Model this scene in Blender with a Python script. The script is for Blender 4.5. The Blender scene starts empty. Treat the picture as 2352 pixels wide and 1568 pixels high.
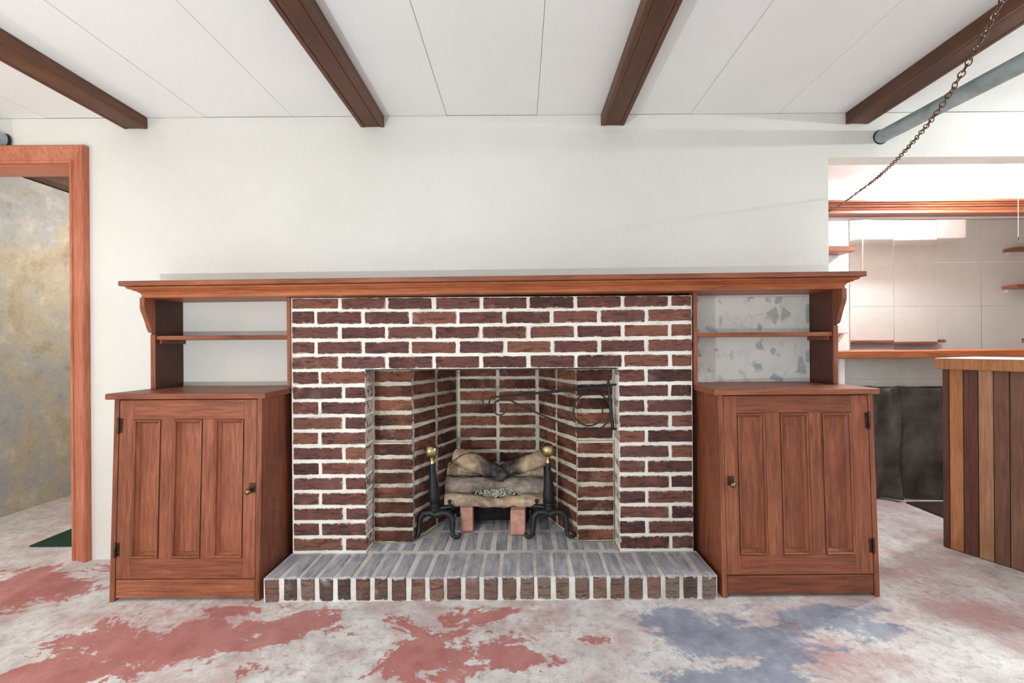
import bpy, bmesh, math, random
from mathutils import Vector, Matrix
random.seed(7)

# ------------------------------------------------------------------ camera
F, CX, CY, ROLL, CAMZ = 994.0, 1195.0, 795.0, math.radians(0.4), 1.02
scene = bpy.context.scene
C = scene.collection
cam = bpy.data.cameras.new('camera')
cam.sensor_width = 36.0
cam.lens = F / 2352 * 36
cam.shift_x = -(CX - 1176) / 2352
cam.shift_y = (CY - 784) / 2352
cam.clip_start = 0.02
cam_o = bpy.data.objects.new('camera', cam)
C.objects.link(cam_o)
cam_o.matrix_world = Matrix.Translation((0, 0, CAMZ)) @ Matrix.Rotation(math.pi / 2, 4, 'X') @ Matrix.Rotation(-ROLL, 4, 'Z')
scene.camera = cam_o

def at(px, py, Y):
    """photo pixel -> world point on the plane at depth Y"""
    a, b = px - CX, CY - py
    u = a * math.cos(ROLL) + b * math.sin(ROLL)
    v = -a * math.sin(ROLL) + b * math.cos(ROLL)
    return Vector((u / F * Y, Y, CAMZ + v / F * Y))

def on_floor(px, py, z=0.0):
    a, b = px - CX, CY - py
    u = a * math.cos(ROLL) + b * math.sin(ROLL)
    v = -a * math.sin(ROLL) + b * math.cos(ROLL)
    Y = (z - CAMZ) * F / v
    return Vector((u / F * Y, Y, z))

# ------------------------------------------------------------------ world, lights, exposure
def srgb(r, g, b):
    f = lambda c: (c / 255) / 12.92 if c / 255 <= 0.04045 else ((c / 255 + 0.055) / 1.055) ** 2.4
    return (f(r), f(g), f(b), 1.0)

world = bpy.data.worlds.new('world')
scene.world = world
world.use_nodes = True
world.node_tree.nodes['Background'].inputs[0].default_value = (0.85, 0.93, 1.0, 1)
world.node_tree.nodes['Background'].inputs[1].default_value = 0.15

vs = scene.view_settings
vs.view_transform = 'Standard'
vs.look = 'None'
vs.gamma = 1.0
vs.use_curve_mapping = False
vs.exposure = -0.08

def point_light(name, loc, power, color, radius):
    d = bpy.data.lights.new(name, 'POINT')
    d.energy = power; d.color = color; d.shadow_soft_size = radius
    o = bpy.data.objects.new(name, d); C.objects.link(o); o.location = loc
    return o

def area_light(name, loc, target, sx, sy, power, color):
    d = bpy.data.lights.new(name, 'AREA')
    d.shape = 'RECTANGLE'; d.size = sx; d.size_y = sy; d.energy = power; d.color = color
    o = bpy.data.objects.new(name, d); C.objects.link(o); o.location = loc
    o.rotation_euler = (Vector(target) - Vector(loc)).to_track_quat('-Z', 'Y').to_euler()
    return o

# broad cool fill added behind the photographer, standing in for daylight
area_light('rear_fill_light', (0.2, -2.7, 1.25), (0, 2, 1.1), 5.2, 1.7, 38, (0.74, 0.89, 1.0))
# a work lamp on a low stand left of the photographer, a shaded lamp left, a hanging lamp right
point_light('work_lamp_light', (-1.35, -0.25, 0.72), 84, (0.88, 0.96, 1.0), 0.022)
point_light('table_lamp_light', (-2.75, 1.05, 1.45), 11, (1.0, 0.84, 0.66), 0.03)
point_light('hanging_lamp_light', (3.60, 1.20, 1.915), 112, (0.88, 0.96, 1.0), 0.03)
# unseen fill added to brighten the cellar wall (the bar room is lit by its own bulb)
point_light('cellar_fill_light', (-2.35, 3.05, 1.75), 34, (1.0, 0.96, 0.90), 0.08)

# ------------------------------------------------------------------ node helpers
class NT:
    def __init__(s, name):
        s.m = bpy.data.materials.new(name); s.m.use_nodes = True
        s.t = s.m.node_tree; s.n = s.t.nodes; s.l = s.t.links
        s.b = s.n['Principled BSDF']
    def new(s, typ, **kw):
        n = s.n.new(typ)
        for k, v in kw.items(): setattr(n, k, v)
        return n
    def put(s, sock, v):
        if v is None: return
        if hasattr(v, 'is_output') or isinstance(v, bpy.types.NodeSocket): s.l.new(v, sock)
        else: sock.default_value = v
    def math(s, op, a, b=0.0, c=0.0, clamp=False):
        n = s.new('ShaderNodeMath', operation=op, use_clamp=clamp)
        s.put(n.inputs[0], a); s.put(n.inputs[1], b); s.put(n.inputs[2], c)
        return n.outputs[0]
    def vmath(s, op, a, b=None):
        n = s.new('ShaderNodeVectorMath', operation=op)
        s.put(n.inputs[0], a); s.put(n.inputs[1], b)
        return n.outputs['Value'] if op in ('DISTANCE', 'LENGTH', 'DOT_PRODUCT') else n.outputs[0]
    def coords(s, kind='Object'):
        return s.new('ShaderNodeTexCoord').outputs[kind]
    def rand(s):
        return s.new('ShaderNodeObjectInfo').outputs['Random']
    def scaled(s, v, sc, loc=(0, 0, 0)):
        n = s.new('ShaderNodeMapping'); s.put(n.inputs['Vector'], v)
        n.inputs['Scale'].default_value = sc; n.inputs['Location'].default_value = loc
        return n.outputs[0]
    def noise(s, v, scale, detail=4, rough=0.55, dist=0.0, col=False):
        n = s.new('ShaderNodeTexNoise'); s.put(n.inputs['Vector'], v)
        n.inputs['Scale'].default_value = scale; n.inputs['Detail'].default_value = detail
        n.inputs['Roughness'].default_value = rough; n.inputs['Distortion'].default_value = dist
        return n.outputs['Color'] if col else n.outputs['Fac']
    def voronoi(s, v, scale, feature='F1', out='Distance'):
        n = s.new('ShaderNodeTexVoronoi', feature=feature); s.put(n.inputs['Vector'], v)
        n.inputs['Scale'].default_value = scale
        return n.outputs[out]
    def ramp(s, fac, stops, interp='LINEAR'):
        n = s.new('ShaderNodeValToRGB'); s.put(n.inputs[0], fac)
        cr = n.color_ramp; cr.interpolation = interp
        while len(cr.elements) < len(stops): cr.elements.new(0.5)
        for e, (p, c) in zip(cr.elements, stops):
            e.position = p; e.color = c if len(c) == 4 else (*c, 1)
        return n.outputs[0]
    def step(s, x, lo, hi, a=0.0, b=1.0):
        n = s.new('ShaderNodeMapRange', interpolation_type='SMOOTHSTEP'); s.put(n.inputs[0], x)
        n.inputs[1].default_value = lo; n.inputs[2].default_value = hi
        n.inputs[3].default_value = a; n.inputs[4].default_value = b
        return n.outputs[0]
    def mix(s, fac, a, b, blend='MIX'):
        n = s.new('ShaderNodeMix', data_type='RGBA', blend_type=blend)
        s.put(n.inputs['Factor'], fac); s.put(n.inputs['A'], None)
        s.put(n.inputs[6], a); s.put(n.inputs[7], b)
        return n.outputs[2]
    def bump(s, h, strength=0.3, dist=0.01):
        n = s.new('ShaderNodeBump'); n.inputs['Strength'].default_value = strength
        n.inputs['Distance'].default_value = dist; s.put(n.inputs['Height'], h)
        s.l.new(n.outputs[0], s.b.inputs['Normal'])
    def done(s, color, rough=0.7, metal=0.0, spec=0.3, coat=0.0):
        s.put(s.b.inputs['Base Color'], color); s.put(s.b.inputs['Roughness'], rough)
        s.b.inputs['Metallic'].default_value = metal
        s.b.inputs['Specular IOR Level'].default_value = spec
        s.b.inputs['Coat Weight'].default_value = coat
        return s.m

G = lambda v: (v, v, v, 1)

def plain(name, c, rough=0.6, metal=0.0, spec=0.3, var=0.12, scale=12, bump=0.1):
    t = NT(name); co = t.coords()
    n = t.noise(co, scale, 5)
    dark = tuple(x * (1 - var * 2) for x in c[:3]) + (1,)
    lite = tuple(min(1, x * (1 + var)) for x in c[:3]) + (1,)
    t.bump(t.noise(co, scale * 6, 4), bump, 0.004)
    return t.done(t.ramp(n, [(0.3, dark), (0.7, lite)]), rough, metal, spec)

def wood(name, axis, dark, mid, lite, rough=0.42, spec=0.35, fine=1.0):
    t = NT(name); co = t.coords()
    r = t.rand()
    off = t.new('ShaderNodeCombineXYZ')
    for i in range(3): t.put(off.inputs[i], t.math('MULTIPLY', r, 7.3 + 3 * i))
    co = t.vmath('ADD', co, off.outputs[0])
    st = [16.0, 16.0, 16.0]; st[axis] = 1.1
    grain = t.noise(t.scaled(co, tuple(st)), 5.0 * fine, 8, 0.66, 0.5)
    st2 = [60.0, 60.0, 60.0]; st2[axis] = 2.2
    pores = t.noise(t.scaled(co, tuple(st2)), 6.0 * fine, 4, 0.6)
    big = t.noise(co, 2.4, 3)
    f = t.math('ADD', t.math('MULTIPLY', grain, 0.62), t.math('MULTIPLY', big, 0.38))
    f = t.math('ADD', f, t.math('MULTIPLY', t.math('SUBTRACT', r, 0.5), 0.10))
    c = t.ramp(f, [(0.24, dark), (0.5, mid), (0.78, lite)])
    p = t.step(pores, 0.36, 0.5, 0.32, 0.0)
    c = t.mix(p, c, dark)
    specks = t.step(t.noise(co, 70, 2), 0.80, 0.84)
    c = t.mix(t.math('MULTIPLY', specks, 0.5), c, srgb(200, 170, 150))
    t.bump(t.math('ADD', grain, pores), 0.14, 0.002)
    return t.done(c, t.step(grain, 0.3, 0.7, rough - 0.08, rough + 0.12), 0, spec)

CAB = [srgb(66, 32, 22), srgb(140, 79, 54), srgb(186, 116, 82)]
MAN = [srgb(104, 50, 28), srgb(178, 100, 60), srgb(210, 136, 90)]
BEAM = [srgb(46, 26, 18), srgb(94, 60, 44), srgb(130, 88, 66)]
DOOR = [srgb(126, 62, 42), srgb(184, 106, 78), srgb(222, 152, 122)]
M = {}
for k, ax in (('x', 0), ('y', 1), ('z', 2)):
    M['cab_' + k] = wood('cabinet_wood_' + k, ax, *CAB)
    M['man_' + k] = wood('mantel_wood_' + k, ax, *MAN)
    M['beam_' + k] = wood('beam_wood_' + k, ax, *BEAM, rough=0.5)
    M['door_' + k] = wood('door_wood_' + k, ax, *DOOR, rough=0.35)
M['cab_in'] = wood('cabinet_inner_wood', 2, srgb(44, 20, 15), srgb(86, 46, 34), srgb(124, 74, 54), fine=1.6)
PL = [('tan', srgb(112, 68, 40), srgb(170, 112, 72), srgb(200, 146, 104)),
      ('red', srgb(50, 26, 20), srgb(92, 54, 42), srgb(118, 74, 58)),
      ('pale', srgb(118, 76, 52), srgb(168, 122, 90), srgb(196, 154, 122)),
      ('brown', srgb(74, 44, 34), srgb(122, 84, 66), srgb(150, 112, 92))]
for n, a, b, c in PL: M['plank_' + n] = wood('plank_wood_' + n, 2, a, b, c)
M['joist'] = wood('old_joist_wood', 1, srgb(26, 17, 12), srgb(84, 62, 48), srgb(120, 96, 78), rough=0.8)

def mk_wall(name, base, dark):
    t = NT(name); co = t.coords()
    big = t.noise(co, 1.6, 5, 0.6)
    c = t.ramp(big, [(0.3, dark), (0.7, base)])
    mark = t.step(t.noise(co, 26, 3, 0.6), 0.76, 0.80)
    c = t.mix(t.math('MULTIPLY', mark, 0.25), c, srgb(150, 140, 126))
    wav = t.noise(t.scaled(co, (3, 3, 9)), 2.2, 5, 0.6, 0.6)
    fine = t.noise(co, 90, 3)
    t.bump(t.math('ADD', t.math('MULTIPLY', wav, 1.0), t.math('MULTIPLY', fine, 0.22)), 0.22, 0.012)
    return t.done(c, 0.55, 0, 0.25)
M['wall'] = mk_wall('wall_cream_paint', srgb(229, 226, 220), srgb(220, 216, 208))
M['ceil'] = mk_wall('ceiling_white_paint', srgb(243, 243, 242), srgb(237, 237, 235))
M['barwall'] = mk_wall('bar_room_paint', srgb(246, 242, 239), srgb(240, 234, 230))
M['white'] = plain('white_painted_wood', srgb(232, 232, 228), 0.5, var=0.05)
M['laminate'] = plain('white_laminate', srgb(244, 240, 232), 0.25, spec=0.5, var=0.02)
M['plastic'] = plain('white_plastic', srgb(246, 243, 240), 0.35, spec=0.4, var=0.02, bump=0)
M['iron'] = plain('black_iron', srgb(48, 49, 50), 0.42, 0.55, 0.5, var=0.25, scale=40, bump=0.35)
M['rust'] = plain('rusty_dark_iron', srgb(72, 58, 52), 0.5, 0.6, 0.5, var=0.3, scale=40, bump=0.3)
M['soot'] = plain('sooty_steel', srgb(30, 27, 24), 0.8, 0.1, 0.2, var=0.3, scale=30)
M['brass'] = plain('aged_brass', srgb(206, 184, 138), 0.30, 1.0, 0.5, var=0.22, scale=30, bump=0.05)
M['knob'] = plain('worn_bronze', srgb(150, 118, 88), 0.3, 1.0, 0.5, var=0.25, scale=60, bump=0.05)
M['hinge'] = plain('dark_hinge_steel', srgb(84, 66, 52), 0.42, 0.8, 0.4, var=0.3, scale=60)
M['galv'] = plain('galvanised_pipe', srgb(160, 172, 174), 0.5, 0.25, 0.4, var=0.15, scale=14)
M['chain'] = plain('old_brass_chain', srgb(116, 88, 60), 0.35, 0.85, 0.5, var=0.25, scale=80)
M['tape'] = plain('dark_sealant', srgb(40, 42, 38), 0.8, var=0.3, scale=60)
M['green'] = plain('green_mat', srgb(38, 70, 56), 0.95, var=0.25, scale=160, bump=0.5)
M['rug'] = plain('dark_brown_carpet', srgb(62, 46, 40), 0.95, var=0.3, scale=120, bump=0.5)
M['ember'] = plain('ash_grey_embers', srgb(214, 206, 192), 0.9, var=0.35, scale=60, bump=0.6)
M['redbrick'] = plain('loose_red_brick', srgb(206, 150, 132), 0.9, var=0.16, scale=24, bump=0.5)

def mk_cloth():
    t = NT('black_cloth'); co = t.coords()
    n = t.noise(co, 7, 5, 0.6)
    w = t.noise(co, 220, 2)
    t.bump(w, 0.4, 0.003)
    return t.done(t.ramp(n, [(0.3, srgb(58, 53, 48)), (0.75, srgb(108, 101, 92))]), 0.8, 0, 0.3)
M['cloth'] = mk_cloth()

def mk_mortar(name, a, b, c):
    t = NT(name); co = t.coords()
    n = t.noise(co, 7, 6, 0.65); n2 = t.noise(co, 45, 5, 0.7)
    col = t.ramp(n, [(0.28, a), (0.46, b), (0.7, c)])
    col = t.mix(t.step(n2, 0.62, 0.74, 0, 0.45), col, srgb(168, 156, 142))
    t.bump(t.math('ADD', n2, t.math('MULTIPLY', n, 0.6)), 0.55, 0.006)
    return t.done(col, 0.9, 0, 0.15)
M['mortar'] = mk_mortar('white_mortar', srgb(206, 196, 182), srgb(238, 231, 220), srgb(248, 244, 236))
M['mortar_in'] = mk_mortar('firebox_mortar', srgb(122, 110, 90), srgb(196, 186, 168), srgb(226, 218, 204))
M['mortar_h'] = mk_mortar('hearth_mortar', srgb(164, 158, 156), srgb(214, 208, 202), srgb(240, 235, 228))

def mk_brick(name, stops, haze=0.5, top=None, soot=0.0):
    t = NT(name)
    r = t.rand(); co = t.coords(); gen = t.coords('Generated')
    off = t.new('ShaderNodeCombineXYZ')
    for i in range(3): t.put(off.inputs[i], t.math('MULTIPLY', r, 31.0 + 11 * i))
    v = t.vmath('ADD', co, off.outputs[0])
    stri = t.noise(t.scaled(v, (9, 9, 48)), 1.5, 6, 0.66, 1.2)
    n = t.noise(v, 16, 5, 0.6)
    fine = t.noise(v, 130, 3, 0.6)
    c = t.ramp(r, stops)
    c = t.mix(t.step(stri, 0.52, 0.36, 0, 0.62), c, srgb(40, 24, 22))
    c = t.mix(t.step(n, 0.5, 0.72, 0, 0.35), c, srgb(156, 100, 84))
    c = t.mix(t.step(fine, 0.62, 0.74, 0, 0.3), c, srgb(178, 138, 122))
    # mortar smeared over the arrises
    sep = t.new('ShaderNodeSeparateXYZ'); t.l.new(gen, sep.inputs[0])
    ex = t.math('MULTIPLY', t.math('MINIMUM', sep.outputs[0], t.math('SUBTRACT', 1.0, sep.outputs[0])), 3.4)
    ez = t.math('MINIMUM', sep.outputs[2], t.math('SUBTRACT', 1.0, sep.outputs[2]))
    e = t.math('MINIMUM', ex, ez)
    sm = t.noise(v, 38, 6, 0.74)
    edge = t.step(t.math('ADD', e, t.math('MULTIPLY', t.math('SUBTRACT', sm, 0.5), 0.62)), 0.02, 0.09, 1.0, 0.0)
    c = t.mix(t.math('MULTIPLY', edge, 0.72), c, srgb(226, 214, 204))
    hz = t.step(t.noise(v, 9, 4, 0.6), 0.58, 0.78, 0, haze)
    c = t.mix(hz, c, srgb(186, 172, 166))
    if soot:
        c = t.mix(t.step(t.noise(v, 6, 3), 0.40, 0.66, 0, soot), c, srgb(28, 20, 18))
    if top:
        geo = t.new('ShaderNodeNewGeometry'); s2 = t.new('ShaderNodeSeparateXYZ'); t.l.new(geo.outputs['Normal'], s2.inputs[0])
        up = t.step(s2.outputs[2], 0.35, 0.75)
        tn = t.noise(t.scaled(v, (14, 3, 3)), 3.0, 6, 0.65, 0.6)
        tc = t.ramp(tn, [(0.3, top[0]), (0.5, top[1]), (0.72, top[2])])
        tc = t.mix(t.step(r, 0.0, 1.0, 0.0, 0.35), tc, srgb(138, 136, 144))
        c = t.mix(up, c, tc)
    t.bump(t.math('ADD', t.math('MULTIPLY', stri, 1.0), t.math('ADD', t.math('MULTIPLY', fine, 0.25), t.math('MULTIPLY', sm, 0.4))), 0.75, 0.006)
    return t.done(c, 0.88, 0, 0.2)

FB = [(0.0, srgb(74, 54, 52)), (0.2, srgb(114, 76, 68)), (0.4, srgb(98, 68, 66)), (0.6, srgb(132, 88, 74)), (0.78, srgb(108, 76, 74)), (1.0, srgb(140, 94, 76))]
M['brick'] = mk_brick('red_brown_brick', FB, 0.22)
M['brick_in'] = mk_brick('firebox_brick', [(0.0, srgb(88, 56, 46)), (0.35, srgb(130, 84, 66)), (0.7, srgb(110, 72, 60)), (1.0, srgb(148, 96, 72))], 0.4, None, 0.6)
M['brick_h'] = mk_brick('hearth_brick', [(0.0, srgb(84, 70, 64)), (0.4, srgb(112, 88, 78)), (0.7, srgb(130, 112, 100)), (1.0, srgb(134, 102, 90))], 0.6,
                        (srgb(134, 134, 142), srgb(176, 175, 181), srgb(208, 205, 206)))

def mk_log(name='ceramic_log', cs=((96, 80, 68), (170, 146, 124), (212, 188, 158))):
    t = NT(name); co = t.coords(); r = t.rand()
    n = t.noise(co, 11, 6, 0.62, 0.5); n2 = t.noise(co, 60, 4, 0.6); bk = t.noise(t.scaled(co, (2, 12, 12)), 4, 5, 0.6)
    c = t.ramp(n, [(0.28, srgb(*cs[0])), (0.46, srgb(*cs[1])), (0.66, srgb(*cs[2]))])
    c = t.mix(t.step(bk, 0.5, 0.32, 0, 0.5), c, srgb(96, 82, 74))
    c = t.mix(t.step(t.noise(co, 5.0, 4, 0.6), 0.52, 0.68, 0, 0.5), c, srgb(120, 106, 98))
    t.bump(t.math('ADD', bk, t.math('MULTIPLY', n2, 0.4)), 0.5, 0.008)
    return t.done(c, 0.9, 0, 0.15)
M['log'] = mk_log()
M['greylog'] = mk_log('grey_ceramic_log', ((84, 74, 70), (138, 124, 116), (182, 164, 148)))
def mk_charlog():
    t = NT('charred_ceramic_log'); co = t.coords()
    sep = t.new('ShaderNodeSeparateXYZ'); t.l.new(co, sep.inputs[0])
    n = t.noise(co, 12, 6, 0.62, 0.5)
    c = t.ramp(n, [(0.28, srgb(112, 92, 76)), (0.46, srgb(176, 148, 122)), (0.66, srgb(216, 190, 158))])
    # charring where the two logs cross (mesh origin end)
    d = t.vmath('LENGTH', co)
    k = t.step(t.math('ADD', d, t.math('MULTIPLY', t.math('SUBTRACT', n, 0.5), 0.12)), 0.08, 0.16, 1, 0)
    ash = t.noise(co, 26, 5, 0.7)
    c = t.mix(k, c, t.ramp(ash, [(0.35, srgb(34, 30, 30)), (0.6, srgb(92, 84, 82)), (0.78, srgb(160, 148, 138))]))
    t.bump(t.math('ADD', n, t.math('MULTIPLY', ash, 0.5)), 0.5, 0.008)
    return t.done(c, 0.9, 0, 0.15)
M['charlog'] = mk_charlog()

def mk_floor():
    t = NT('painted_concrete_floor'); co = t.coords()
    sep = t.new('ShaderNodeSeparateXYZ'); t.l.new(co, sep.inputs[0])
    flat = t.new('ShaderNodeCombineXYZ'); t.l.new(sep.outputs[0], flat.inputs[0]); t.l.new(sep.outputs[1], flat.inputs[1])
    P = flat.outputs[0]
    n1 = t.noise(P, 2.6, 8, 0.64, 0.3); n2 = t.noise(P, 7.5, 9, 0.68, 0.2); n3 = t.noise(P, 34, 6, 0.66)
    conc = t.ramp(n2, [(0.28, srgb(186, 176, 172)), (0.45, srgb(220, 213, 210)), (0.62, srgb(236, 232, 229)), (0.8, srgb(246, 243, 240))])
    conc = t.mix(t.step(n3, 0.48, 0.68, 0, 0.45), conc, srgb(150, 138, 134))
    conc = t.mix(t.step(t.noise(P, 150, 4, 0.6), 0.5, 0.72, 0, 0.4), conc, srgb(132, 122, 118))
    grime = t.step(t.noise(P, 1.7, 6, 0.62, 0.4), 0.54, 0.68, 0, 0.34)
    conc = t.mix(grime, conc, srgb(136, 122, 118))
    # faint rubbed residue of the old red paint
    conc = t.mix(t.step(t.noise(t.vmath('ADD', P, (9.1, 3.3, 0)), 2.9, 8, 0.66), 0.46, 0.62, 0, 0.5), conc, srgb(182, 142, 138))
    def field(blobs):
        out = None
        for (px, py, rx, ry, w) in blobs:
            c = on_floor(px, py)
            e = on_floor(px + rx, py); g = on_floor(px, py + ry)
            sx, sy = 1 / max(0.03, abs(e.x - c.x)), 1 / max(0.03, abs(g.y - c.y))
            d = t.vmath('LENGTH', t.scaled(t.vmath('SUBTRACT', P, (c.x, c.y, 0)), (sx, sy, 1)))
            v = t.math('MULTIPLY', t.math('SUBTRACT', 1.0, d), w)
            out = v if out is None else t.math('MAXIMUM', out, v)
        return t.math('MAXIMUM', out, -0.6)
    st = t.scaled(P, (1.0, 1.35, 1))
    nw = t.noise(t.vmath('ADD', st, (3.7, 1.9, 0)), 3.4, 10, 0.70, 0.5)
    mixn = t.math('ADD', t.math('MULTIPLY', nw, 2.6), t.math('MULTIPLY', n3, 0.55))
    red = field([(330, 1490, 330, 100, 0.55), (470, 1440, 330, 60, 0.35), (700, 1440, 230, 50, 0.65), (960, 1515, 140, 90, 0.6), (50, 1350, 190, 75, 0.75),
                 (1110, 1420, 110, 50, 0.55), (1190, 1510, 110, 70, 0.6), (1360, 1468, 75, 28, 0.75), (540, 1402, 140, 26, 0.6), (1010, 1560, 160, 60, 0.5), (110, 1545, 130, 50, 0.55)])
    f = t.math('ADD', red, mixn)
    redm = t.step(f, 1.74, 1.84, 0, 0.86)
    redc = t.ramp(t.math('ADD', t.math('MULTIPLY', n2, 0.6), t.math('MULTIPLY', n3, 0.4)), [(0.3, srgb(150, 78, 76)), (0.5, srgb(180, 102, 96)), (0.72, srgb(198, 132, 124))])
    c = t.mix(redm, conc, redc)
    pink = field([(480, 1430, 420, 110, 0.6), (1900, 1510, 300, 90, 0.6), (2200, 1400, 220, 80, 0.7), (2080, 1320, 120, 40, 0.6), (1250, 1430, 160, 80, 0.5), (820, 1500, 250, 80, 0.3)])
    pf = t.math('ADD', pink, t.math('ADD', t.math('MULTIPLY', nw, 1.4), t.math('MULTIPLY', n3, 0.9)))
    c = t.mix(t.math('MULTIPLY', t.step(pf, 1.2, 1.75, 0, 0.6), t.math('SUBTRACT', 1.0, redm)), c, srgb(186, 136, 132))
    n5 = t.noise(t.vmath('ADD', st, (13.1, 7.7, 0)), 4.2, 10, 0.72, 0.4)
    blue = field([(1680, 1470, 260, 100, 0.8), (1870, 1415, 230, 60, 0.7), (1700, 1560, 230, 70, 0.7), (1540, 1420, 110, 40, 0.6), (2000, 1440, 130, 60, 0.4)])
    bf = t.math('ADD', blue, t.math('ADD', t.math('MULTIPLY', n5, 2.4), t.math('MULTIPLY', n3, 0.5)))
    blm = t.step(bf, 1.56, 1.80, 0, 0.82)
    blc = t.ramp(n2, [(0.3, srgb(98, 110, 132)), (0.5, srgb(134, 144, 164)), (0.72, srgb(172, 178, 192))])
    c = t.mix(blm, c, blc)
    fl = t.step(t.noise(P, 48, 4, 0.6), 0.72, 0.745)
    c = t.mix(fl, c, srgb(244, 242, 238))
    t.bump(t.math('ADD', n3, t.math('MULTIPLY', redm, 0.25)), 0.35, 0.004)
    return t.done(c, t.step(n2, 0.3, 0.7, 0.5, 0.75), 0, 0.3)
M['floor'] = mk_floor()

def mk_concrete():
    t = NT('stained_cellar_concrete'); co = t.coords()
    n = t.noise(co, 1.5, 7, 0.62, 0.6); n2 = t.noise(co, 9, 7, 0.66); n3 = t.noise(co, 50, 4, 0.6)
    c = t.ramp(n, [(0.3, srgb(150, 136, 114)), (0.45, srgb(186, 174, 152)), (0.57, srgb(168, 168, 168)), (0.72, srgb(208, 200, 184))])
    c = t.mix(t.step(n2, 0.5, 0.74, 0, 0.5), c, srgb(222, 212, 192))
    c = t.mix(t.step(n2, 0.46, 0.28, 0, 0.35), c, srgb(126, 112, 92))
    c = t.mix(t.step(n3, 0.45, 0.7, 0, 0.25), c, srgb(140, 124, 100))
    t.bump(t.math('ADD', n2, t.math('MULTIPLY', n3, 0.5)), 0.5, 0.012)
    return t.done(c, 0.9, 0, 0.15)
M['concrete'] = mk_concrete()

def mk_wallpaper():
    t = NT('floral_wallpaper'); co = t.coords()
    d = t.vmath('ADD', co, t.vmath('MULTIPLY', t.noise(co, 14, 3, 0.5, 0, True), (0.10, 0.0, 0.10)))
    base = t.ramp(t.noise(co, 5, 4), [(0.3, srgb(226, 222, 214)), (0.7, srgb(240, 238, 234))])
    v = t.voronoi(t.scaled(d, (1.0, 1, 0.62)), 20)
    reg = t.step(t.noise(co, 7.5, 3, 0.5), 0.40, 0.54)
    leaf = t.math('MULTIPLY', t.step(v, 0.42, 0.26), reg)
    vein = t.step(t.voronoi(t.scaled(d, (1, 1, 0.7)), 13, 'DISTANCE_TO_EDGE'), 0.03, 0.012)
    hue = t.noise(co, 4, 2)
    lc = t.ramp(hue, [(0.38, srgb(140, 146, 122)), (0.52, srgb(136, 168, 186)), (0.64, srgb(170, 158, 132))])
    c = t.mix(t.math('MULTIPLY', leaf, 0.72), base, lc)
    c = t.mix(t.math('MULTIPLY', vein, t.math('MULTIPLY', reg, 0.18)), c, srgb(150, 150, 136))
    c = t.mix(t.step(t.noise(co, 3.2, 2), 0.5, 0.66, 0, 0.35), c, srgb(214, 196, 166))
    return t.done(c, 0.7, 0, 0.2)
M['paper'] = mk_wallpaper()

def mk_mirror():
    t = NT('old_mirror_tile'); co = t.coords()
    n = t.noise(co, 5, 4)
    t.bump(t.noise(co, 2.0, 2), 0.02, 0.02)
    return t.done(t.ramp(n, [(0.3, (0.94, 0.93, 0.92, 1)), (0.7, (0.98, 0.97, 0.96, 1))]), 0.05, 1.0)
M['mirror'] = mk_mirror()
def mk_bulb():
    t = NT('lit_bulb_glass')
    t.b.inputs['Emission Color'].default_value = (0.96, 0.97, 1.0, 1)
    t.b.inputs['Emission Strength'].default_value = 1650
    return t.done((1, 1, 1, 1), 0.3)
M['bulb'] = mk_bulb()

# ------------------------------------------------------------------ mesh helpers
ORG = {}

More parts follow.
